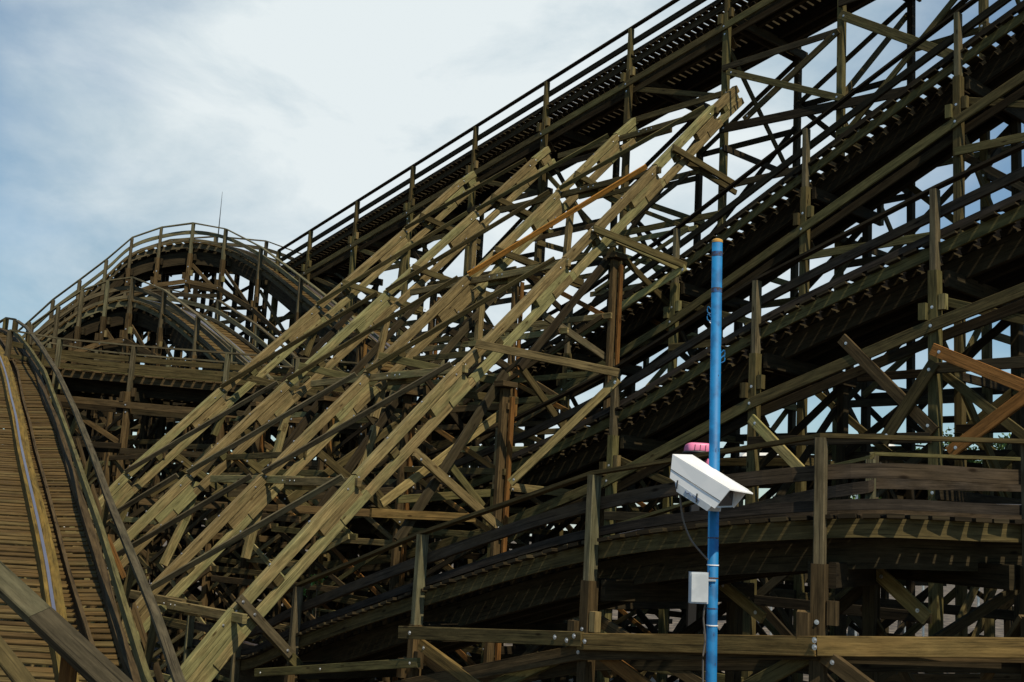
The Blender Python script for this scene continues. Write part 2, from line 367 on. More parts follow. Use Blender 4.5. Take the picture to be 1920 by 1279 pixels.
# ================================================================ SETTING
gm = MB(); n = 60
for j in range(n + 1):
    for i in range(n + 1):
        x = (i / n - .5) * 2; y = (j / n - .5) * 2; X = math.copysign(abs(x) ** 2.2, x) * 900; Y = math.copysign(abs(y) ** 2.2, y) * 900 + 20
        gm.v.append(Vector((X, Y, .12 * math.sin(X * .21) * math.cos(Y * .17) - .12)))
for j in range(n):
    for i in range(n):
        a = j * (n + 1) + i; gm.quad((a, a + 1, a + n + 2, a + n + 1), ((0, 0), (1, 0), (1, 1), (0, 1)))
tag(gm.build('ground', 'ground', smooth=True), kind='structure')

# ================================================================ TRACKS (near handrail tops, along G)
# upper track, climbing to the right
lift = [P3(U, 20.5, 9.72 + (35.0 - U) * .203) for U in (4.0, 7.0, 9.95, 13.1, 16.2, 19.3, 22.4, 25.4, 28.4, 31.4, 34.2, 36.3)]
t, sd = make_track('tall upper track climbing to the right, silhouetted against the sky', lift, 1 if (lift[1] - lift[0]).cross(Z).dot(W) < 0 else -1, 2.9, mats=('olive', 'dark', 'dark', 'dark', 'dark'), postlen=1.9, tie=.2, cover=.78)
trestle('the tall upper track', lift, sd, 2.9, legs=2, gz=1.55, col='olive', seed=3, step=2.9)
midt = [P3(U, 18.3, h) for U, h in ((2.9, 12.0), (6.1, 10.85), (9.35, 9.45), (12.45, 8.02), (15.65, 6.52), (18.8, 5.25), (21.9, 4.3), (25.0, 3.7), (28.1, 3.4), (31.2, 3.4))]
t, sdm = make_track('middle track descending to the left below the tall upper track', midt, -1, 2.0 + .7, mats=('grey', 'dark', 'olive', 'dark', 'dark'), postlen=2.1)
trestle('the middle descending track', midt, sdm, 2.2, legs=2, gz=2.05, col='olive', seed=11)
near2 = [P3(U, 14.8, h) for U, h in ((1.9, 6.6), (4.9, 5.95), (7.92, 5.1), (10.95, 4.15), (13.95, 2.92), (17.0, 1.95), (20.0, 1.25), (23.0, .9), (26.0, .9))]
t, sdn = make_track('lower track in front of the middle one, with dark round guard rails', near2, -1, 2.7, mats=('grey', 'log', 'olive', 'dark', 'dark'), postlen=2.1)
trestle('the lower dark-railed track', near2, sdn, 2.5, legs=2, gz=2.0, col='olive', seed=21)
curve = [onD(2330, 850, 12.4), onD(1930, 829, 11.1), onW(1540, 818, 9.5), onW(1115, 888, 9.5), onW(793, 1000, 9.6), onW(560, 1098, 9.9), P3(18.6, 10.4, -1.75), P3(21.6, 11.0, -1.9)]
t, sdc = make_track('nearest curved track sweeping across the bottom right', curve, -1, 2.6, mats=('grey', 'log', 'olive', 'dark', 'dark'), postlen=1.85, tie=.22, top='olive')
trestle('the nearest curved track', curve[:7], sdc, 2.6, legs=2, gz=1.98, col='brown', seed=31)

# ================================================================ RAKING BRACES (planes U = const, square to the tracks)
US = [15.94, 18.94, 21.94, 24.94]                                   # near to far
NW = {0: 8.75, 1: 10.76, 2: 12.86, 3: 15.28, 4: 17.83, 5: 19.7}     # where the level girts cross them
NH = {0: -1.40, 1: .74, 2: 2.9, 3: 5.32, 4: 7.86, 5: 9.75}
names = ['rightmost', 'second from the right', 'third from the right', 'leftmost']
foot = {0: (6.6, -4.0), 1: (6.6, -4.0), 2: (6.9, -3.7), 3: (7.2, -3.4)}
tops = {0: (20.5, 10.5), 1: (20.35, 10.35), 2: (20.2, 10.2), 3: (20.1, 10.1)}
rk = Vector((0, 0, 0))
for i, U in enumerate(US):
    rnd = random.Random(50 + i)
    A = P3(U, *foot[i]); B = P3(U, *tops[i]); d = (B - A).normalized(); nrm = G.cross(d).normalized(); nrm = nrm if nrm.z > 0 else -nrm
    t = thing('raking_brace', f'sloping brace of paired pale planks, the {names[i]} of the four', 'raking brace', (A.x, A.y, 0), 'raking braces leaning on the tall upper track')
    path = [foot[i]] + [(NW[k], NH[k]) for k in range(0, 6)] + [tops[i]]
    if i >= 3: path = [foot[i]] + [(NW[k], NH[k]) for k in range(1, 6)] + [tops[i]]
    pts = [P3(U, *p) for p in path]
    # upper plank in spliced lengths, each slightly out of line
    for k in range(len(pts) - 1):
        a, b = pts[k], pts[k + 1]; dd = (b - a).normalized(); e = rnd.uniform(-.022, .022)
        nn = G.cross(dd).normalized(); nn = nn if nn.z > 0 else -nn
        MB().box(a + nn * (-.085 + e) - dd * .0, b + nn * (-.085 + e) - dd * .012, .14 + .008 * (k % 2), .17, up=nn).build('upper_plank', 'raker', t)
        MB().box(a + nn * (-.42 - e * .5), b + nn * (-.42 - e * .5) - dd * .012, .12 + .008 * (k % 2), .15, up=nn).build('lower_plank', 'raker', t)
        # solid packing from the node down the slope, ending in the square notch
        L = (b - a).length; l2 = min(L * .33, 1.1) if k < len(pts) - 2 else L * .5
        MB().box(b - dd * (l2 + .12) + nn * -.262, b - dd * .12 + nn * -.262, .128, .178, up=nn).build('packing_plank', 'raker', t)
        MB().box(b - dd * (l2 * .62 + .1) + nn * -.40 - G * .072, b - dd * .16 + nn * -.40 - G * .066, .02, .15, up=nn).build('splice_board', 'raker', t)
        MB().box(a + dd * (L * .25) + nn * -.265, a + dd * (L * .25 + .16) + nn * -.265, .11, .13, up=nn).build('spacer_block', 'olive', t)
    bolts(t, [pts[k] - G * .082 + d * o + nrm * -.07 for k in range(1, len(pts) - 1) for o in (-.28, .0)], -G, .018)
    bolts(t, [lerp(pts[k], pts[k + 1], f) + nrm * .012 for k in range(len(pts) - 1) for f in (.3, .62)], nrm, .02)
    # struts under the nodes
    if i == 0: ST = []
    elif i == 1: ST = [((722, 712), (707, 765)), ((704, 800), (676, 885)), ((905, 525), (896, 648)), ((498, 905), (470, 1010)), ((1072, 372), (1063, 470))]
    elif i == 2: ST = [((553, 735), (534, 790)), ((534, 795), (510, 880)), ((733, 565), (712, 660)), ((370, 905), (352, 958)), ((352, 965), (318, 1035)), ((890, 412), (885, 500))]
    else: ST = [((600, 590), (580, 648)), ((428, 752), (408, 800)), ((262, 900), (232, 960)), ((762, 450), (752, 520))]
    for (p, q) in ST:
        a = onU(p[0], p[1], U + .09); b = onU(q[0], q[1], U + .09); b = b + (b - a) * .35
        MB().box(a, b, .14, .13, up=G).build('prop', 'raker' if i < 3 else 'olive', t)
# level girts across the braces and the slanting boards between them
lvlname = {0: 'lowest', 1: 'second lowest, near eye level', 2: 'third from the bottom', 3: 'third from the top', 4: 'second from the top', 5: 'topmost'}
for k in range(6):
    u0 = US[0] + .0; u1 = (US[1] if k == 0 else US[3]) + (.5 if k else .6)
    if k == 0: u1 = US[2] + .6
    a = P3(u0 - (.15 if k else .4), NW[k] + .02, NH[k] - .13); b = P3(u1, NW[k] + .02, NH[k] - .13)
    t = thing('level_girt', f'level girt tying the sloping braces, the {lvlname[k]} of six', 'girt', (a.x, a.y, 0), 'level girts tying the sloping braces')
    cuts = [u0 - (.15 if k else .4), US[1] - .9, US[2] - .9, u1]
    cuts = [c for c in cuts if c < u1] + ([u1] if u1 not in cuts else [])
    for q in range(len(cuts) - 1):
        if cuts[q + 1] - cuts[q] < .1: continue
        z = NH[k] - .13 + (q % 2) * .03; ww = NW[k] + .02 + (q % 2) * .085
        MB().box(P3(cuts[q] - (.35 if q else 0), ww, z), P3(cuts[q + 1], ww, z), .08, .14).build('beam', 'raker' if k in (0, 1, 2, 3) else 'olive', t)
        if q: MB().box(P3(cuts[q] - .75, NW[k] + .19, z - .05), P3(cuts[q] + .35, NW[k] + .19, z - .05), .06, .24).build('splice_board', 'olive', t)
    bolts(t, [P3(c + o, NW[k] - .022, NH[k] - .12) for c in cuts[1:-1] for o in (-.3, -.15, .1)], -W, .016)
for k in range(0, 5):
    for i in range(3):                                              # between brace i+1 (low end) and brace i (high end)
        a = P3(US[i + 1] - .10, NW[k] - .03, NH[k] + .02); b = P3(US[i] + .08, NW[k + 1] - .16, NH[k + 1] - .05)
        if k == 0 and i == 2: a = P3(US[3] - .1, NW[0], NH[0])
        new = (k == 3 and i == 0)
        if k == 4 and i == 1: pass
        lab = f'slanting board between sloping braces, {ORD[i]} bay from the right, {ORD[k]} row up' if not new else 'bright orange new board slanting between the two nearest sloping braces'
        o = MB().box(a - Z * 0, b, .05, .10 if not new else .11, up=Vector((W * -1 + Z).normalized())).build('slanting_board', 'orange' if new else ('grey' if k < 2 else 'olive'))
        tag(o, lab, 'brace', 'slanting boards between the sloping braces')
        bolts(o, [lerp(a, b, f) + Vector((W * -1 + Z).normalized()) * .07 for f in (.04, .5)], (W * -1 + Z).normalized(), .018)

# ---------------------------------------------------------------- uprights and outriggers behind each brace
def inframe(i, orig):
    """timbers of one frame behind brace i; pixel pairs are read in the plane of the nearest brace and moved back by whole bays"""
    U = US[i]; sh = G * (U - US[0]); new = orig
    t = thing('upright_frame', f'double uprights and outriggers behind the {names[i]} sloping brace', 'trestle frame', tuple(P3(U, 13.9, -EYE)), 'upright frames behind the sloping braces')
    def q(p, off=0): return onU(p[0], p[1], US[0] + off) + sh
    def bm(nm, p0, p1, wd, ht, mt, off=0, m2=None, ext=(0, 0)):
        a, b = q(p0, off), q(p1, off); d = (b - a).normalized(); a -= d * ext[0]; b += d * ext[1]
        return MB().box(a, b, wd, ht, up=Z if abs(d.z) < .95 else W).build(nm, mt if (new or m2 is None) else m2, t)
    h0 = P3(U, 13.95, 2.55); MB().box(P3(U + .02, 13.95, -EYE - .1), h0, .10, .17, up=W).build('post', 'brown', t)
    MB().box(P3(U - .10, 14.06, -EYE - .1), h0 - Z * .15 - G * .12 + W * .09, .07, .09, up=W).build('post', 'rust', t)
    h1 = P3(U, 16.72, 5.55); MB().box(P3(U + .02, 16.70, -EYE - .1), h1, .10, .15, up=W).build('post', 'brown', t)
    MB().box(P3(U - .10, 16.80, -EYE - .1), h1 - Z * .1 - G * .12 + W * .08, .06, .09, up=W).build('post', 'rust', t)
    for b_ in ((P3(U - .05, 13.9, 2.62), P3(U - .05, 13.9, 2.40)), (P3(U - .05, 16.72, 5.62), P3(U - .05, 16.72, 5.45))):
        MB().box(b_[0] - W * .16, b_[0] + W * .2, .26, .10).build('head_block', 'brown', t)
    def span(nm, p0, p1, w1, wd, ht, mt, off=-.14):
        a, b = q(p0, off), onW(p1[0], p1[1], w1) + sh; MB().box(a, b, wd, ht).build(nm, mt, t)
    span('outrigger', (1112, 428), (1286, 499), 18.1, .06, .15, 'olive')
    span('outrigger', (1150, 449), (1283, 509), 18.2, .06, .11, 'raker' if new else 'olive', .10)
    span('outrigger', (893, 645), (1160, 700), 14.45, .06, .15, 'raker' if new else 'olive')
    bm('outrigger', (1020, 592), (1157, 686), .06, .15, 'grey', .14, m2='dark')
    span('outrigger', (1262, 277), (1379, 347), 20.35, .06, .15, 'olive')
    span('outrigger', (1262, 290), (1380, 362), 20.3, .06, .12, 'olive', .1)
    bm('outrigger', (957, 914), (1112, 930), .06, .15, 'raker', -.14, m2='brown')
    if new:
        a, b = onW(957, 906, 13.72), onW(1159, 712, 14.5); MB().box(a, b, .05, .15).build('long_diagonal', 'yellow', t)
        a, b = onW(1161, 577, 17.6), onW(1286, 502, 18.05); MB().box(a, b, .05, .15).build('long_diagonal', 'yellow', t)
        bolts(t, [onW(963, 900, 13.66), onW(1153, 717, 14.42), onW(1280, 506, 18.0)], -W, .03)
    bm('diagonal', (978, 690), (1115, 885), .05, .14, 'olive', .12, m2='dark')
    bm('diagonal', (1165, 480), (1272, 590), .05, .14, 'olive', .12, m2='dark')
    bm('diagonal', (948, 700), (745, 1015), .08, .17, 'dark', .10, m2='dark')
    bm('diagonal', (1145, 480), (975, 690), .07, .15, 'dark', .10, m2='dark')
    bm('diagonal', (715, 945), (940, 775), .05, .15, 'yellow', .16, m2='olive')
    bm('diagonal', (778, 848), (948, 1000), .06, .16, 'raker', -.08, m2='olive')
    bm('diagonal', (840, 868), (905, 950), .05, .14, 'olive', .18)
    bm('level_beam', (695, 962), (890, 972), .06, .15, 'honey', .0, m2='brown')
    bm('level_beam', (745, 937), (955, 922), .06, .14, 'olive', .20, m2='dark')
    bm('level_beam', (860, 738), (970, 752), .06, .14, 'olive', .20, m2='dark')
    bolts(t, [q((970, 660), -.18), q((1152, 695), -.18), q((1278, 500), -.22), q((962, 905), -.24), q((962, 918), -.18), q((1157, 715), -.24), q((1112, 432), -.18), q((790, 862), -.12), q((935, 990), -.12)], -G, .022)
    return t
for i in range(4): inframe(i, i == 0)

# braced bays between the upright frames, and the low service track behind everything
for wi, (w_, hmax) in enumerate(((11.6, 1.2), (12.9, 2.2), (13.98, 3.4), (15.4, 4.6), (16.6, 6.2), (19.2, 8.4))):
    for b_ in range(7):
        U0_, U1_ = US[0] + 3 * b_ + .1, US[0] + 3 * b_ + 2.9; rnd = random.Random(300 + wi * 10 + b_)
        if w_ < 13 and b_ < 1: continue
        t = thing('braced_bay', f'crossed thin boards behind the sloping braces, {("front", "second", "third", "fourth", "fifth", "back")[wi]} row, {ORD[b_]} bay from the right', 'bracing', tuple(P3((U0_ + U1_) / 2, w_, -EYE)), 'braced bays behind the sloping braces')
        hm = min(hmax, 8.2 - b_ * .95) if b_ > 1 else hmax
        z = -EYE + .5; lv = []
        while z < hm: lv.append(z); z += rnd.uniform(1.0, 1.5)
        for j, z in enumerate(lv):
            MB().box(P3(U0_ - .2, w_, z), P3(U1_ + .2, w_, z + rnd.uniform(-.05, .05)), .045, .12).build('girt', rnd.choice(['olive', 'brown', 'raker', 'olive']), t)
            if j + 1 < len(lv):
                z2 = lv[j + 1]
                if rnd.random() < .75: MB().box(P3(U0_, w_ + .05, z), P3(U1_, w_ + .05, z2), .035, .10).build('diagonal_board', rnd.choice(['olive', 'brown', 'brown', 'rust', 'raker']), t)
                if rnd.random() < .75: MB().box(P3(U1_, w_ - .05, z), P3(U0_, w_ - .05, z2), .035, .10).build('diagonal_board', rnd.choice(['olive', 'brown', 'dark', 'raker']), t)
        if b_ > 2 and wi < 4:
            MB().box(P3(U1_ + .1, w_, -EYE - .1), P3(U1_ + .1, w_, lv[-1] + .1), .13, .13, up=W).build('post', 'brown', t)
back = [P3(U, 25.6, h) for U, h in ((-3, 1.6), (0, 1.5), (3, 1.5), (6, 1.7), (9, 2.0), (12, 2.3), (15, 2.6), (18, 2.8), (21, 2.8), (24, 2.6), (27, 2.4), (30, 2.3), (33, 2.3), (36, 2.3), (39, 2.3))]
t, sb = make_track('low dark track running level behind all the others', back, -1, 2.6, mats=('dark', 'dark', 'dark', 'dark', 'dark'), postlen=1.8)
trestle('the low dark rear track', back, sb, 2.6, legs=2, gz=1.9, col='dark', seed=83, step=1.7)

# foot bracket at the bottom of the nearest brace
a = onU(448, 1122, US[0] - .15); b = onU(545, 1228, US[0] - .15); c = onU(640, 1332, US[0] - .15)
t = thing('foot_strut', 'stained plank bolted over the foot of the nearest sloping brace', 'strut', (c.x, c.y, 0))
MB().box(a, b, .055, .14, up=G.cross((b - a).normalized())).build('bracket', 'grey', t)
MB().box(lerp(a, b, .55) + G * .07, c + G * .07, .06, .15, up=G.cross((b - a).normalized())).build('strut', 'olive', t)
bolts(t, [lerp(a, b, f) - G * .035 for f in (.06, .28, .92)], -G, .024)

# ================================================================ EXTRA LONG TIMBERS seen on the near faces
def longbeam(lab, p0, w0, p1, w1, wd, ht, mt, name='cross_brace', cat='brace', group=None, up=Z):
    a, b = onW(*p0, w0), onW(*p1, w1)
    o = MB().box(a, b, wd, ht, up=up).build(name, mt); tag(o, lab, cat, group)
    d = (b - a).normalized(); bolts(o, [a + d * .12 - W * (wd / 2 + .002), b - d * .12 - W * (wd / 2 + .002)], -W, .022)
    return o
w2 = 14.58
longbeam('orange red cross brace falling to the right at the right picture edge', (1748, 655), w2, (2080, 790), w2, .05, .17, 'orust', group='red stained cross braces at the right edge')
longbeam('orange red cross brace rising right above the far handrail', (1780, 850), w2 - .07, (2080, 625), w2 - .07, .05, .17, 'orust', group='red stained cross braces at the right edge')
longbeam('brown plank falling to the right from the underside of the dark railed track', (1578, 635), w2 + .1, (1752, 810), w2 + .1, .05, .17, 'brown')
longbeam('olive plank rising right to the tall post, crossing a brown one', (1655, 830), w2 + .03, (1752, 680), w2 + .03, .05, .17, 'olive')
longbeam('pale plank falling right from the post behind the blue pole', (1408, 785), w2 - .05, (1510, 890), w2 - .05, .05, .16, 'yellow')
longbeam('thin pale plank falling right beneath the nearest curved track, right of the blue pole', (1345, 1088), 11.6, (1432, 1160), 11.6, .05, .14, 'yellow')
longbeam('pale plank falling right beneath the nearest curved track, towards the right edge', (1640, 1068), 11.6, (1738, 1160), 11.6, .05, .16, 'yellow')
longbeam('grey wide plank falling right from the girt of the tall upper track', (1575, 28), 20.2, (1795, 108), 20.2, .05, .2, 'olive')
longbeam('long level plank crossing behind the middle track at upper right', (1350, 243), 20.25, (1730, 165), 20.25, .06, .2, 'dark')
longbeam('plank falling right across the opening below the tall track girt', (1365, 135), 20.2, (1578, 185), 20.2, .05, .15, 'olive')
longbeam('dark plank rising right across the bright opening below the tall track', (1395, 225), 20.3, (1572, 58), 20.3, .05, .15, 'olive')
# the long brown beam across the bottom and its neighbours
g0 = onW(1085, 1200, 9.3); g1 = onW(2100, 1212, 9.3)
gA, gB = onW(1530, 1212, 9.33), onD(2010, 1216, 10.7); o = MB().box(onW(1085, 1203, 9.33), gA, .06, .18).box(gA + Vector((.004, .004, 0)), gB, .06, .18).build('bottom_girt', 'honey'); tag(o, 'long honey brown beam running level across the bottom right behind the blue pole', 'beam')
bolts(o, [onW(1527, 1214, 9.29), onW(1527, 1201, 9.29), onW(1096, 1203, 9.29), onW(1072, 1190, 9.29)], -W, .026)
o = MB().box(onW(750, 1186, 9.30), onW(1092, 1199, 9.30), .06, .16).build('bottom_girt', 'olive'); tag(o, 'shorter greenish level beam at bottom centre, left of the blue pole', 'beam')
bolts(o, [onW(768, 1187, 9.26), onW(1040, 1195, 9.26), onW(1062, 1201, 9.26), onW(1076, 1193, 9.26)], -W, .026)
o = MB().box(onW(480, 1262, 9.35), onW(785, 1243, 9.35), .06, .12).build('bottom_girt', 'olive'); tag(o, 'low green tinted beam near the bottom edge, left of centre', 'beam')
bolts(o, [onW(488, 1262, 9.3), onW(768, 1244, 9.3), onW(600, 1255, 9.3)], -W, .02)
g = 'crossed braces under the bottom beams'
longbeam('orange plank falling right below the left post of the nearest track', (788, 1208), 9.45, (930, 1312), 9.45, .06, .15, 'honey', group=g)
longbeam('orange tinted plank falling right below the middle post of the nearest track', (1118, 1218), 9.45, (1240, 1310), 9.45, .06, .15, 'rust', group=g)
longbeam('greenish plank rising right towards the middle post at the bottom edge', (900, 1300), 9.52, (1092, 1212), 9.52, .06, .15, 'olive', group=g)
longbeam('greenish plank rising right to the post right of the blue pole', (1385, 1300), 9.52, (1530, 1222), 9.52, .06, .15, 'olive', group=g)
longbeam('brown plank falling right from the post right of the blue pole', (1545, 1228), 9.45, (1660, 1315), 9.45, .06, .15, 'brown', group=g)
# dark beam with tie ends, low behind the nearest track
lowt = [onW(1300, 1150, 13.0), onW(1500, 1155, 13.0), onW(1720, 1160, 13.0), onW(1960, 1164, 13.0)][::-1]

# ================================================================ FAR HILLS at the left
outer = [onD(*p) for p in ((22, 632, 38.4), (55, 603, 39), (100, 562, 40), (150, 525, 41), (200, 487, 42), (248, 446, 42.6), (303, 427, 43), (363, 419, 43), (424, 430, 42.5), (490, 464, 40.5), (565, 520, 37.2), (640, 578, 34.4), (715, 640, 32))]
YY = Vector((0, 1, 0))
def hs(P_):
    A_ = sides_of(P_[::-1], -1); n_ = len(A_); out_ = []
    for k_ in range(n_):
        f_ = max(0, min(1, (k_ - n_ * .38) / (n_ * .22))); out_.append(lerp(A_[k_], YY, f_).normalized())
    return out_
t, so = make_track('far humped track cresting at the left, its outer higher hump', outer[::-1], -1, 2.0, mats=('grey', 'grey', 'grey', 'dark', 'deck'), top='grey', postlen=1.7, tie=.35, sides=hs(outer), deep=.5)
trestle('the higher far hump', outer[::-1], so, 2.2, legs=4, gz=2.3, col='brown', seed=41, girt=True, step=1.5)
inner = [onD(*p) for p in ((60, 610, 36), (110, 574, 36.4), (155, 545, 36.8), (203, 527, 37), (250, 521, 37), (309, 545, 35.6), (372, 592, 33.4), (438, 650, 31.3), (510, 712, 29.6))]
t, si = make_track('far humped track at the left, the lower inner hump with pale planked descent', inner[::-1], -1, 1.9, mats=('grey', 'grey', 'grey', 'dark', 'deck'), top='grey', postlen=1.6, tie=.35, sides=hs(inner), deep=.45)
trestle('the lower far hump', inner[::-1], si, 1.9, legs=4, gz=2.1, col='brown', seed=61, girt=True, step=1.4)
# level gallery in front of the humps
plat = [onD(*p) for p in ((20, 620, 30), (113, 636, 29.8), (252, 649, 29.5), (428, 663, 29), (560, 672, 28.6), (690, 684, 28.2))]
t, sp_ = make_track('level railed gallery with green tinted boards at the left', plat[::-1], -1, 2.0, mats=('grey', 'olive', 'brown', 'dark', 'brown'), top='grey', postlen=1.25, tie=.28, rails=True)
trestle('the level gallery', plat[::-1], sp_, 2.0, legs=3, gz=1.55, col='brown', seed=71, girt=True, step=1.9)

# ================================================================ LEFT DESCENDING TRACK
#        y,   D,    rail, stack0, stack1, board, walkL, walkR, curb
LT = [(1420, 10.8, 132, 142, 160, 215, 224, 290, 298), (1279, 12.3, 112, 121, 138, 186, 194, 236, 243), (1180, 13.4, 94, 102, 120, 156, 162, 205, 211), (1078, 15.0, 79, 86, 104, 125, 131, 180, 186), (980, 16.9, 60, 67, 82, 100, 105, 151, 157), (900, 18.9, 43, 49, 61, 79, 84, 126, 131),
      (850, 20.6, 33, 40, 52, 65, 70, 114, 119), (800, 22.3, 25, 31, 43, 54, 58, 98, 103), (760, 24.2, 16, 21, 33, 43, 47, 80, 85), (725, 26.3, 9, 14, 25, 36, 40, 70, 75), (700, 28.2, 2, 6, 18, 31, 35, 62, 67), (675, 30.6, -8, -4, 8, 19, 23, 48, 53), (650, 33.5, -24, -20, -8, 6, 9, 30, 34), (632, 36, -44, -40, -28, -10, -7, 14, 18), (622, 38, -70, -66, -54, -34, -30, -6, -3)]
def cat(P, n=6):
    out = []
    for k in range(len(P) - 1):
        p0, p1, p2, p3 = P[max(k - 1, 0)], P[k], P[k + 1], P[min(k + 2, len(P) - 1)]
        for j in range(n):
            t = j / n; out.append(.5 * ((2 * p1) + (p2 - p0) * t + (2 * p0 - 5 * p1 + 4 * p2 - p3) * t * t + (3 * p1 - p0 - 3 * p2 + p3) * t ** 3))
    out.append(P[-1]); return out
def col(j): return cat([onD(r[j], r[0], r[1]) for r in LT])
cR, cS0, cS1, cB, cL, cW, cC = [col(j) for j in range(2, 9)]
t = thing('coaster_track', 'planked track at the left edge dropping steeply towards the viewer, with shiny running rail', 'roller coaster track', (-7, 17, 0), 'tracks of the wooden roller coaster')
X = Vector((1, 0, 0)); SX = [X] * len(cR)
def band(name, A, B, ht, zo, mt):
    mb = MB(); i0 = 0; o = random.random() * 999; u = 0
    for k in range(len(A)):
        if k: u += (A[k] - A[k - 1]).length
        for p, z in ((A[k], zo - ht), (B[k], zo - ht), (B[k], zo), (A[k], zo)): mb.v.append(p + Z * z)
        if k:
            w_ = (B[k] - A[k]).length; per = [0, w_, w_ + ht, 2 * w_ + ht, 2 * w_ + 2 * ht]; L = (A[k] - A[k - 1]).length; a = 4 * k - 4; b = 4 * k
            for j in range(4):
                j2 = (j + 1) % 4; mb.quad((a + j, a + j2, b + j2, b + j), ((u - L, o + per[j]), (u - L, o + per[j + 1]), (u, o + per[j + 1]), (u, o + per[j])))
    return mb.build(name, mt, t)
band('running_rail', cR, [p + X * .04 for p in cR], .02, .215, 'rail')
band('laminated_rail', [p - X * .05 for p in cR], cS1, .22, .19, 'stack')
cB2 = [p - X * .02 for p in cB]
band('side_board', [p - X * .02 for p in cB], [p + X * .03 for p in cB], .34, .10, 'brown')
band('curb_rail', cW, [p + X * .07 for p in cC], .09, .13, 'brown')
band('outer_stringer', [p + X * .0 for p in cC], [p + X * .06 for p in cC], .30, -.05, 'olive')
band('running_rail', [p - X * 1.15 for p in cR], [p - X * 1.09 for p in cR], .02, .215, 'rail')
band('laminated_rail', [p - X * 1.25 for p in cR], [p - X * 1.04 for p in cR], .22, .19, 'stack')
wk, tk = MB(), MB(); acc = 0; rnd = random.Random(5)
for k in range(len(cR) - 1):
    L = (cR[k + 1] - cR[k]).length; dn = (cR[k + 1] - cR[k]).normalized(); up = X.cross(dn); up = up if up.z > 0 else -up
    while acc < L:
        f = acc / L; a = lerp(cL[k], cL[k + 1], f); b = lerp(cW[k], cW[k + 1], f); r = lerp(cR[k], cR[k + 1], f); e = rnd.uniform(-.012, .012)
        wk.box(a + X * .0 + up * e, b + X * .02 + up * e, rnd.uniform(.088, .108), .018, up=up); tk.box(r - X * 1.6 + up * e, r + X * .30 + up * e, rnd.uniform(.09, .11), .02, up=up)
        acc += .165
    acc -= L
wk.build('walkway_planks', 'deck', t); tk.build('deck_boards', 'deck', t)
# handrail: top rail, middle rail and posts
TR = [(1500, 9.0, 455), (1279, 10.8, 336), (1150, 12.3, 291), (1050, 13.9, 250), (935, 16.3, 203), (850, 18.6, 173), (770, 21.3, 141), (700, 24.2, 108), (650, 27.5, 77), (615, 31.5, 50), (602, 34.5, 32)]
MR = [(1500, 9.4, 385), (1279, 11.2, 276), (1150, 12.8, 236), (1010, 14.6, 194), (900, 17.0, 156), (850, 18.9, 139), (770, 21.7, 110), (700, 25.0, 84), (660, 28, 58), (632, 32, 36), (622, 35, 22)]
tr = [onD(x, y, D) for y, D, x in TR]; mr_ = [onD(x, y, D) for y, D, x in MR]
MB().sweep(tr, [X] * len(tr), 0, 0, .10, .05).build('top_rail', 'dgrey', t)
MB().sweep(mr_, [X] * len(mr_), 0, 0, .06, .12).build('middle_rail', 'olive', t)
for k, p in enumerate(tr[1:-1]):
    q = min(cC, key=lambda c: abs(c.y - p.y)) + X * .1
    MB().box(Vector((p.x + .02, q.y, p.z - .03)), q - Z * .25, .07, .11, up=Vector((0, 1, 0))).build('handrail_post', 'olive', t)
    MB().box(Vector((p.x + .05, q.y, p.z - .5)), q - Z * .5 + X * .45, .05, .09, up=Vector((0, 1, 0))).build('outrigger', 'rust' if k == 3 else 'brown', t)
# far end of its left handrail, against the sky
lf = [onD(*p) for p in ((30, 600, 36.5), (12, 597, 38), (-30, 622, 40), (-80, 660, 42))]
MB().sweep(lf, [Vector((0, 1, 0))] * 4, 0, 0, .12, .06).build('top_rail', 'olive', t)
MB().sweep([p - Z * .42 for p in lf], [Vector((0, 1, 0))] * 4, 0, 0, .10, .10).build('middle_rail', 'olive', t)
for p in lf[:3]: MB().box(p - Z * 1.1, p - Z * .03, .14, .14, up=X).build('handrail_post', 'olive', t)
# its trestles
for k in range(6, len(cC) - 4, 9):
    q = cC[k]; make_bent(f'timber trestle frame under the left descending track, {ORD[k // 9]} from the viewer', 'trestle frames under the left descending track', q + Z * .5, -X, 2.2, None, zt=-1.0, legs=2, seed=k, col='olive', gz=1.2)
# near foreground rails at the lower left corner
a = onD(-60, 1030, 8.2); b = onD(262, 1330, 7.2); v = (b - a).normalized(); upv = X.cross(Vector((0, 1, 0))); nn = v.cross(Vector((.25, 1, 0)).normalized()); nn = nn if nn.z > 0 else -nn
t = thing('near_handrail', 'wide flat topped timber handrail crossing the lower left corner close to the viewer', 'handrail', (a.x, a.y, 0))
c = lerp(a, b, .46)
MB().box(a, c, .155, .085, up=(nn + Vector((0, -.9, .2))).normalized()).build('rail_board', 'dgrey', t)
MB().box(c + v * .006, b, .16, .088, up=(nn + Vector((0, -.9, .2))).normalized()).build('rail_board', 'dgrey', t)
for f in (.12, .62, .95):
    p = lerp(a, b, f) - Z * .06 + Vector((0, .06, 0)); MB().box(Vector((p.x, p.y, -.1)), p, .09, .09, up=Vector((0, 1, 0))).build('post', 'rust', t)
a = onD(-40, 1170, 7.4); b = onD(70, 1310, 7.0)
t = thing('near_handrail', 'short end of a lower timber rail in the very bottom left corner', 'handrail', (a.x, a.y, 0))
MB().box(a, b, .10, .06, up=Vector((0, -.7, .7))).build('rail_board', 'olive', t); MB().box(Vector((b.x, b.y + .06, -.1)), b + Vector((0, .06, -.02)), .08, .08, up=Vector((0, 1, 0))).build('post', 'brown', t)

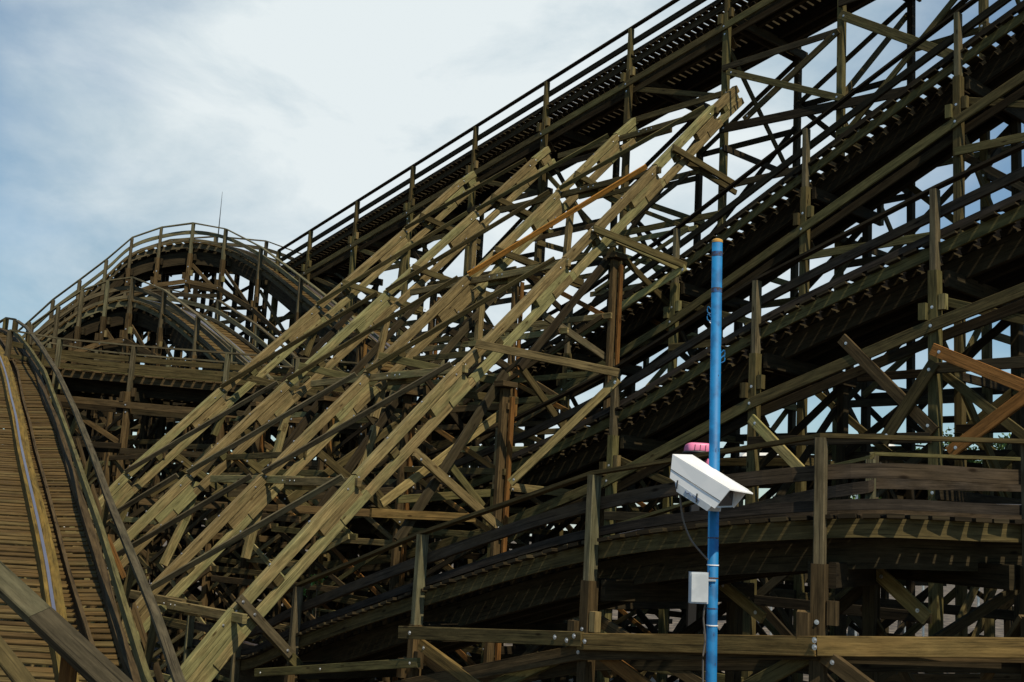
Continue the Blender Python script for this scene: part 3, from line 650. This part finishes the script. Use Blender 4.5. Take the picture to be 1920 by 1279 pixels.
# ================================================================ BLUE POLE, CAMERA HOUSING, JUNCTION BOX
D0 = 7.6
pt, pb = onD(1345, 450, D0), onD(1333.5, 1279, D0)
d = (pt - pb).normalized(); base = pb + d * ((-.05 - pb.z) / d.z)
t = thing('blue_pole', 'slender bright blue painted steel pole with an ochre cap', 'pole', (base.x, base.y, 0))
rp_ = .0355
MB().tube([base, pt - d * .02], rp_, 20).build('tube', 'blue', t, smooth=True)
MB().tube([pt - d * .022, pt - d * .006, pt, pt + d * .006], [.037, .037, .030, .015], 20).build('end_cap', 'cap', t)
def onpole(y): return onD(1345 - (y - 450) * 11.5 / 829, y, D0)
for y in (473, 541): MB().tube([onpole(y), onpole(y + 9)], rp_ + .001, 20).build('worn_band', 'bluewear', t)
for y in (1008, 1140, 1083): MB().tube([onpole(y), onpole(y + 2.5)], rp_ + .0015, 20).build('cable_tie', 'bluewear' if y != 1083 else 'rust', t)
for y in (1059, 1172): MB().tube([onpole(y), onpole(y + 2)], rp_ + .004, 20).build('strap', 'white', t)
rs = random.Random(77)
for k in range(16):
    y = rs.uniform(460, 1260); a_ = rs.uniform(3.4, 6.0); p = onpole(y); c_ = p + Vector((math.cos(a_), math.sin(a_), 0)) * (rp_ + .0004); tn_ = Vector((-math.sin(a_), math.cos(a_), 0))
    hh = rs.uniform(.004, .018); ww_ = rs.uniform(.002, .006); q_ = [c_ + tn_ * (ww_ * math.cos(v)) * rs.uniform(.6, 1.3) + Z * (hh * math.sin(v)) * rs.uniform(.6, 1.3) for v in (0, 1, 2, 3, 4, 5)]
    b_ = MB(); b_.v += q_; b_.quad((0, 1, 2, 3, 4, 5), tuple((0, 0) for _ in range(6))); b_.build('paint_chip', 'bluewear', t)
# rope hooks
for y, s_ in ((582, -1), (596, -1), (662, 1), (672, 1)):
    p = onpole(y); k = [p + X * s_ * (rp_ + .0)] + [p + X * s_ * (rp_ + .018 + .008 * math.sin(a_)) + Z * (.022 * math.cos(a_)) for a_ in (0, .8, 1.6, 2.4, 3.1)] + [p + X * s_ * rp_ - Z * .03]
    MB().tube(k, .004, 6).build('hook', 'blue', t)
# camera housing: a sloped box whose hood runs towards the lower right, facing the viewer
Dc = D0 - .12
def c3(x, y, D): return onD(x, y, D)
# corners of the hood from behind left (b) to front right (f)
bT0, bT1 = c3(1261, 852, Dc + .02), c3(1298, 853, Dc + .20)          # back top edge: left, right
fT0, fT1 = c3(1358, 911, Dc - .26), c3(1402, 919, Dc - .06)          # front top edge
bB0, fB0 = c3(1256, 897, Dc + .02), c3(1340, 954, Dc - .22)          # lower edge of the side
bB1 = bB0 + (bT1 - bT0); fB1 = fB0 + (fT1 - fT0)
t2 = thing('security_camera', 'white box shaped security camera housing with sunshield, fixed to the blue pole', 'security camera', tuple(onpole(955)))
b_ = MB(); th = .008
def prism(mb, A, Bq):  # two quads -> solid
    i = len(mb.v); mb.v += [Vector(v) for v in A + Bq]
    for f in ((0, 1, 2, 3), (7, 6, 5, 4), (0, 4, 5, 1), (1, 5, 6, 2), (2, 6, 7, 3), (3, 7, 4, 0)): mb.quad(tuple(i + k for k in f), ((0, 0), (1, 0), (1, 1), (0, 1)))
dirn = (fT0 - bT0).normalized(); crs = (bT1 - bT0).normalized(); dwn = (bB0 - bT0).normalized(); Lh = (fT0 - bT0).length
ov = dirn * .045
# hood: top sheet, left side, right side (open below and in front)
prism(b_, [bT0, bT1, fT1 + ov, fT0 + ov], [v + dwn * th for v in (bT0, bT1, fT1 + ov, fT0 + ov)])
b_.build('sunshield', 'white', t2)
b_ = MB(); prism(b_, [bT0 + dwn * th, fT0 + ov + dwn * th, lerp(bB0, fB0, 1.0), bB0], [v + crs * th for v in (bT0 + dwn * th, fT0 + ov + dwn * th, fB0, bB0)]); b_.build('side_plate', 'white', t2)
b_ = MB(); o1 = crs * ((bT1 - bT0).length - th); prism(b_, [bT0 + dwn * th + o1, fT0 + ov + dwn * th + o1, fB0 + o1, bB0 + o1], [v + o1 + crs * th for v in (bT0 + dwn * th, fT0 + ov + dwn * th, fB0, bB0)]); b_.build('side_plate', 'white', t2)
# inner body a bit smaller, with front window
i0_, i1_ = crs * .02, crs * ((bT1 - bT0).length - .02)
b_ = MB(); q0 = [lerp(bT0, bB0, .2) + i0_ + dirn * .005, lerp(bT0, bB0, .2) + i1_ + dirn * .005, lerp(bT0, bB0, 1.05) + i1_ + dirn * .005, lerp(bT0, bB0, 1.05) + i0_ + dirn * .005]
prism(b_, q0, [v + dirn * (Lh - .06) for v in q0]); b_.build('body', 'plastic', t2)
b_ = MB(); q1 = [lerp(lerp(q0[0], q0[2], .5), v, .8) + dirn * (Lh - .058) for v in q0]; prism(b_, q1, [v + dirn * .004 for v in q1]); b_.build('window', 'glass', t2)
# lower lip plate under the side with two clips and a blue scribble of maker's lettering
b_ = MB(); l0, l1 = lerp(bB0, fB0, .12), lerp(bB0, fB0, .93); dn2 = dwn * .055
prism(b_, [l0 - crs * .001, l1 - crs * .001, l1 + dn2 * .8 - dirn * .03, l0 + dn2 + dirn * .02], [v + crs * .02 for v in (l0, l1, l1 + dn2 * .8 - dirn * .03, l0 + dn2 + dirn * .02)]); b_.build('lower_plate', 'plastic', t2)
MB().box(lerp(bT0, bB0, .62) - crs * .002, lerp(fT0 + ov, fB0, .62) - crs * .002, .003, .003, up=crs).build('seam', 'black', t2)
for f in (.18, .62):
    p = lerp(bB0, fB0, f) - crs * .006; MB().box(p - dwn * .02, p + dwn * .035, .008, .006, up=crs).build('clip', 'black', t2)
lg = MB(); p = lerp(bB0, fB0, .36) - crs * .004 + dwn * .012
for k in range(7): lg.box(p + dirn * (.018 * k) + dwn * (.008 if k % 2 else 0), p + dirn * (.018 * k + .016) + dwn * (0 if k % 2 else .010), .003, .006, up=crs)
lg.build('maker_mark', 'ink', t2)
mp_ = onpole(950); MB().box(mp_ - Z * .02 + Vector((0, -.02, 0)), mp_ + Z * .04 + Vector((0, -.04, 0)), .075, .085, up=Vector((0, 1, 0))).build('mount', 'plastic', t2)
MB().tube([onpole(948), onpole(956)], .044, 16).build('clamp', 'steel', t2)
cb = [c3(1272, 905, Dc), c3(1276, 940, Dc), c3(1281, 975, Dc + .02), c3(1294, 1010, Dc + .03), c3(1312, 1034, Dc + .05), c3(1327, 1050, D0 - .04)]
tag(MB().tube(cat(cb, 5), .0065, 8).build('camera_cable', 'cable', smooth=True), 'thin hanging cable looping from the white camera to the blue pole', 'cable')
# junction box
j0 = c3(1293, 1075, D0 - .03); j1 = c3(1326, 1130, D0 - .03); u_ = (pt - pb).normalized(); wv = X.copy(); cen = (j0 + j1) / 2
t3 = thing('junction_box', 'light grey electrical junction box strapped to the blue pole below the camera', 'junction box', tuple(cen))
bx = MB(); bx.box(cen - u_ * .098, cen + u_ * .098, .118, .075, up=Vector((0, 1, 0))); bx.build('enclosure', 'plastic', t3)
bx = MB(); bx.box(cen - u_ * .088 + Vector((0, -.041, 0)), cen + u_ * .088 + Vector((0, -.041, 0)), .104, .008, up=Vector((0, 1, 0))); bx.build('lid', 'plastic', t3)
MB().box(cen + X * .05 + u_ * .05, cen + X * .11 + u_ * .05, .012, .03, up=Vector((0, 1, 0))).build('bracket', 'steel', t3)
cb = [cen + X * .045 - u_ * .098, c3(1319, 1160, D0 - .03), c3(1322, 1200, D0 - .02), c3(1318, 1240, D0 - .02), c3(1319, 1330, D0 - .02)]
tag(MB().tube(cat(cb, 5), .006, 8).build('supply_cable', 'cable', smooth=True), 'thin cable running down beside the blue pole from the grey box', 'cable')

# ================================================================ BACKGROUND
# pink shell shaped ride car glimpsed behind the pole
pc = onD(1308, 843, 16.3)
t = thing('ride_car', 'bright pink rounded ride car behind the blue pole, above the white camera', 'ride car', tuple(pc))
def shell(c, rx, ry, rz, mt, name, par, n=2.6):
    b = MB(); nu, nv = 20, 12
    for j in range(nv + 1):
        ph = math.pi * (j / nv - .5)
        for i_ in range(nu):
            th_ = 2 * math.pi * i_ / nu; f = lambda a: math.copysign(abs(a) ** (2 / n), a)
            b.v.append(c + Vector((rx * f(math.cos(ph)) * f(math.cos(th_)) + .12 * rz * f(math.sin(ph)), ry * f(math.cos(ph)) * f(math.sin(th_)), rz * f(math.sin(ph)))))
    for j in range(nv):
        for i_ in range(nu):
            a = j * nu + i_; a2 = j * nu + (i_ + 1) % nu; b.quad((a, a2, a2 + nu, a + nu), ((0, 0), (1, 0), (1, 1), (0, 1)))
    return b.build(name, mt, par, smooth=True)
shell(pc, .175, .22, .085, 'pink', 'body', t, n=5); shell(pc - Z * .055 - X * .02, .19, .25, .04, 'black', 'rim', t); shell(pc + Vector((.17, .05, -.23)), .08, .2, .11, 'pink', 'nose', t)
for k in range(3): MB().box(pc + Vector((-.08 + .075 * k, -.221, -.05)), pc + Vector((-.07 + .075 * k, -.221, .05)), .005, .008).build('seam', 'black', t)
MB().box(Vector((pc.x, pc.y + .1, -.1)), pc - Z * .08 + Vector((0, .1, 0)), .12, .12, up=X).build('stand', 'black', t)
# white canvas roofs beyond
for k, (x0, x1, y, D, lab) in enumerate(((1655, 1712, 850, 46, 'white canvas pavilion roof glimpsed through the trestle at the right'), (1410, 1452, 846, 48, 'small white canvas pavilion glimpsed right of the blue pole'), (1905, 1990, 912, 42, 'white canvas pavilion at the right picture edge'))):
    a, b = onD(x0, y, D), onD(x1, y, D); wdt = (b - a).length; cx = (a + b) / 2; zt = cx.z
    t = thing('pavilion', lab, 'pavilion', (cx.x, cx.y, 0), 'white pavilions beyond the coaster')
    b_ = MB(); hw = wdt / 2 + .4; i = 0
    ap = Vector((cx.x, cx.y + hw, zt + .5)); cs = [Vector((cx.x + sx * hw, cx.y + hw + sy * hw, zt - .25)) for sx, sy in ((-1, -1), (1, -1), (1, 1), (-1, 1))]
    b_.v += [ap] + cs + [c_ - Z * .3 for c_ in cs]
    for q in range(4): b_.quad((0, 1 + q, 1 + (q + 1) % 4), ((0, 0), (1, 0), (1, 1))); b_.quad((1 + q, 5 + q, 5 + (q + 1) % 4, 1 + (q + 1) % 4), ((0, 0), (1, 0), (1, 1), (0, 1)))
    b_.build('canopy', 'roof', t)
    for c_ in cs: MB().box(Vector((c_.x, c_.y, -.1)), c_ - Z * .2, .08, .08, up=X).build('leg', 'steel', t)
# trees
def tree(x, y, D, rx, lab, seed, leafm='leaf', grp='trees beyond the coaster'):
    rnd = random.Random(seed); top = onD(x, y, D); H = top.z; base = Vector((top.x, top.y, 0))
    t = thing('leafy_tree', lab, 'tree', (base.x, base.y, 0), grp)
    tk = MB(); tk.tube([base - Z * .1, base + Z * H * .3 + X * .1, base + Z * H * .62], [.22, .16, .08], 9)
    cl = []
    for k in range(22):
        a = rnd.random() * 6.28; r = rx * math.sqrt(rnd.random()) * .85; z = H * rnd.uniform(.38, .93); r *= 1 - .55 * abs(z / H - .6)
        c_ = base + Vector((math.cos(a) * r, math.sin(a) * r, z)); cl.append((c_, rnd.uniform(.28, .5) * rx))
        tk.tube([base + Z * z * .55, lerp(base + Z * z * .6, c_, .55) + Z * .2, c_], [.06, .04, .02], 5, caps=False)
    tk.build('trunk', 'bark', t)
    lf_ = MB()
    for c_, r in cl:
        for _ in range(230):
            v = Vector((rnd.gauss(0, 1), rnd.gauss(0, 1), rnd.gauss(0, 1))).normalized() * r * rnd.uniform(.45, 1.1); p = c_ + Vector((v.x, v.y, v.z * .75))
            if p.z > H: continue
            a = Vector((rnd.gauss(0, 1), rnd.gauss(0, 1), rnd.gauss(0, 1))).normalized(); b2 = a.cross(Vector((rnd.random(), rnd.random(), rnd.random()))).normalized(); s_ = rnd.uniform(.07, .15)
            i = len(lf_.v); lf_.v += [p - a * s_, p + b2 * s_ * .5, p + a * s_, p - b2 * s_ * .5]; lf_.quad((i, i + 1, i + 2, i + 3), ((0, 0), (1, 0), (1, 1), (0, 1)))
    lf_.build('crown', leafm, t)
tree(1925, 770, 50, 2.6, 'broad green tree at the right picture edge beyond the trestles', 1)
tree(1690, 826, 58, 2.2, 'low green tree glimpsed above the white pavilion roof', 2, 'leaf2')
tree(1800, 800, 56, 2.4, 'dark green tree glimpsed between the posts left of the right edge tree', 3)
tree(1600, 850, 62, 2.6, 'faint green tree glimpsed low between trestle posts, right of the blue pole', 4)
for k, (x, y, D, r) in enumerate(((596, 1078, 19.6, .10), (566, 1104, 19.2, .08), (828, 775, 30, .16))):
    rnd = random.Random(90 + k); c_ = onD(x, y, D); lf_ = MB()
    for _ in range(110):
        v = Vector((rnd.gauss(0, .5), rnd.gauss(0, .5), -abs(rnd.gauss(0, .8)))) * r; p = c_ + v; a = Vector((rnd.gauss(0, 1), rnd.gauss(0, 1), rnd.gauss(0, .6))).normalized(); b2 = a.cross(Z).normalized(); s_ = rnd.uniform(.02, .045)
        i = len(lf_.v); lf_.v += [p - a * s_, p + b2 * s_ * .5, p + a * s_, p - b2 * s_ * .5]; lf_.quad((i, i + 1, i + 2, i + 3), ((0, 0), (1, 0), (1, 1), (0, 1)))
    lab = ('bright green sapling tip poking up beneath the nearest sloping brace', 'second green sapling tip beneath the nearest brace, left of the first', 'small green sapling behind the upright frame of the sloping braces')[k]
    t = thing('sapling', lab, 'plant', (c_.x, c_.y, 0), 'saplings among the trestles'); lf_.build('foliage', 'leaf2', t)
    MB().tube([Vector((c_.x, c_.y, -.1)), Vector((c_.x + .05, c_.y, c_.z * .5)), c_ - Z * .1], [.014, .01, .005], 7).build('stem', 'bark', t)
# radio mast
a, b = onD(410, 432, 60), onD(417, 360, 60)
MBm = MB(); base = Vector((a.x, a.y, -.1)); MBm.tube([base, a, lerp(a, b, .5), b], [.08, .03, .018, .008], 6)
tag(MBm.build('radio_mast', 'black'), 'thin dark aerial rising behind the crest of the far hump', 'aerial')
# rocks and a low wall on the ground beneath the trestles
for k, (x, y, D, r) in enumerate(((640, 1240, 20, .55), (690, 1225, 21, .5), (735, 1238, 20.5, .4), (990, 1238, 22, .45), (1230, 1165, 24, .7), (1200, 1228, 22, .8), (1410, 1150, 24, .5), (1290, 1240, 21, .6))):
    rnd = random.Random(200 + k); c_ = onD(x, y, D); c_.z = 0; b_ = MB(); nu, nv = 12, 7
    for j in range(nv + 1):
        ph = math.pi * (j / nv - .5)
        for i_ in range(nu):
            th_ = 6.283 * i_ / nu; q = r * rnd.uniform(.8, 1.15); b_.v.append(c_ + Vector((q * math.cos(ph) * math.cos(th_) * 1.2, q * math.cos(ph) * math.sin(th_), q * .7 * math.sin(ph) + r * .2)))
    for j in range(nv):
        for i_ in range(nu):
            a_ = j * nu + i_; a2 = j * nu + (i_ + 1) % nu; b_.quad((a_, a2, a2 + nu, a_ + nu), ((0, 0), (1, 0), (1, 1), (0, 1)))
    tag(b_.build('boulder', 'rock'), f'grey boulder on the gravel beneath the trestles, {ORD[k]} from the left', 'boulder', 'boulders on the gravel beneath the trestles')
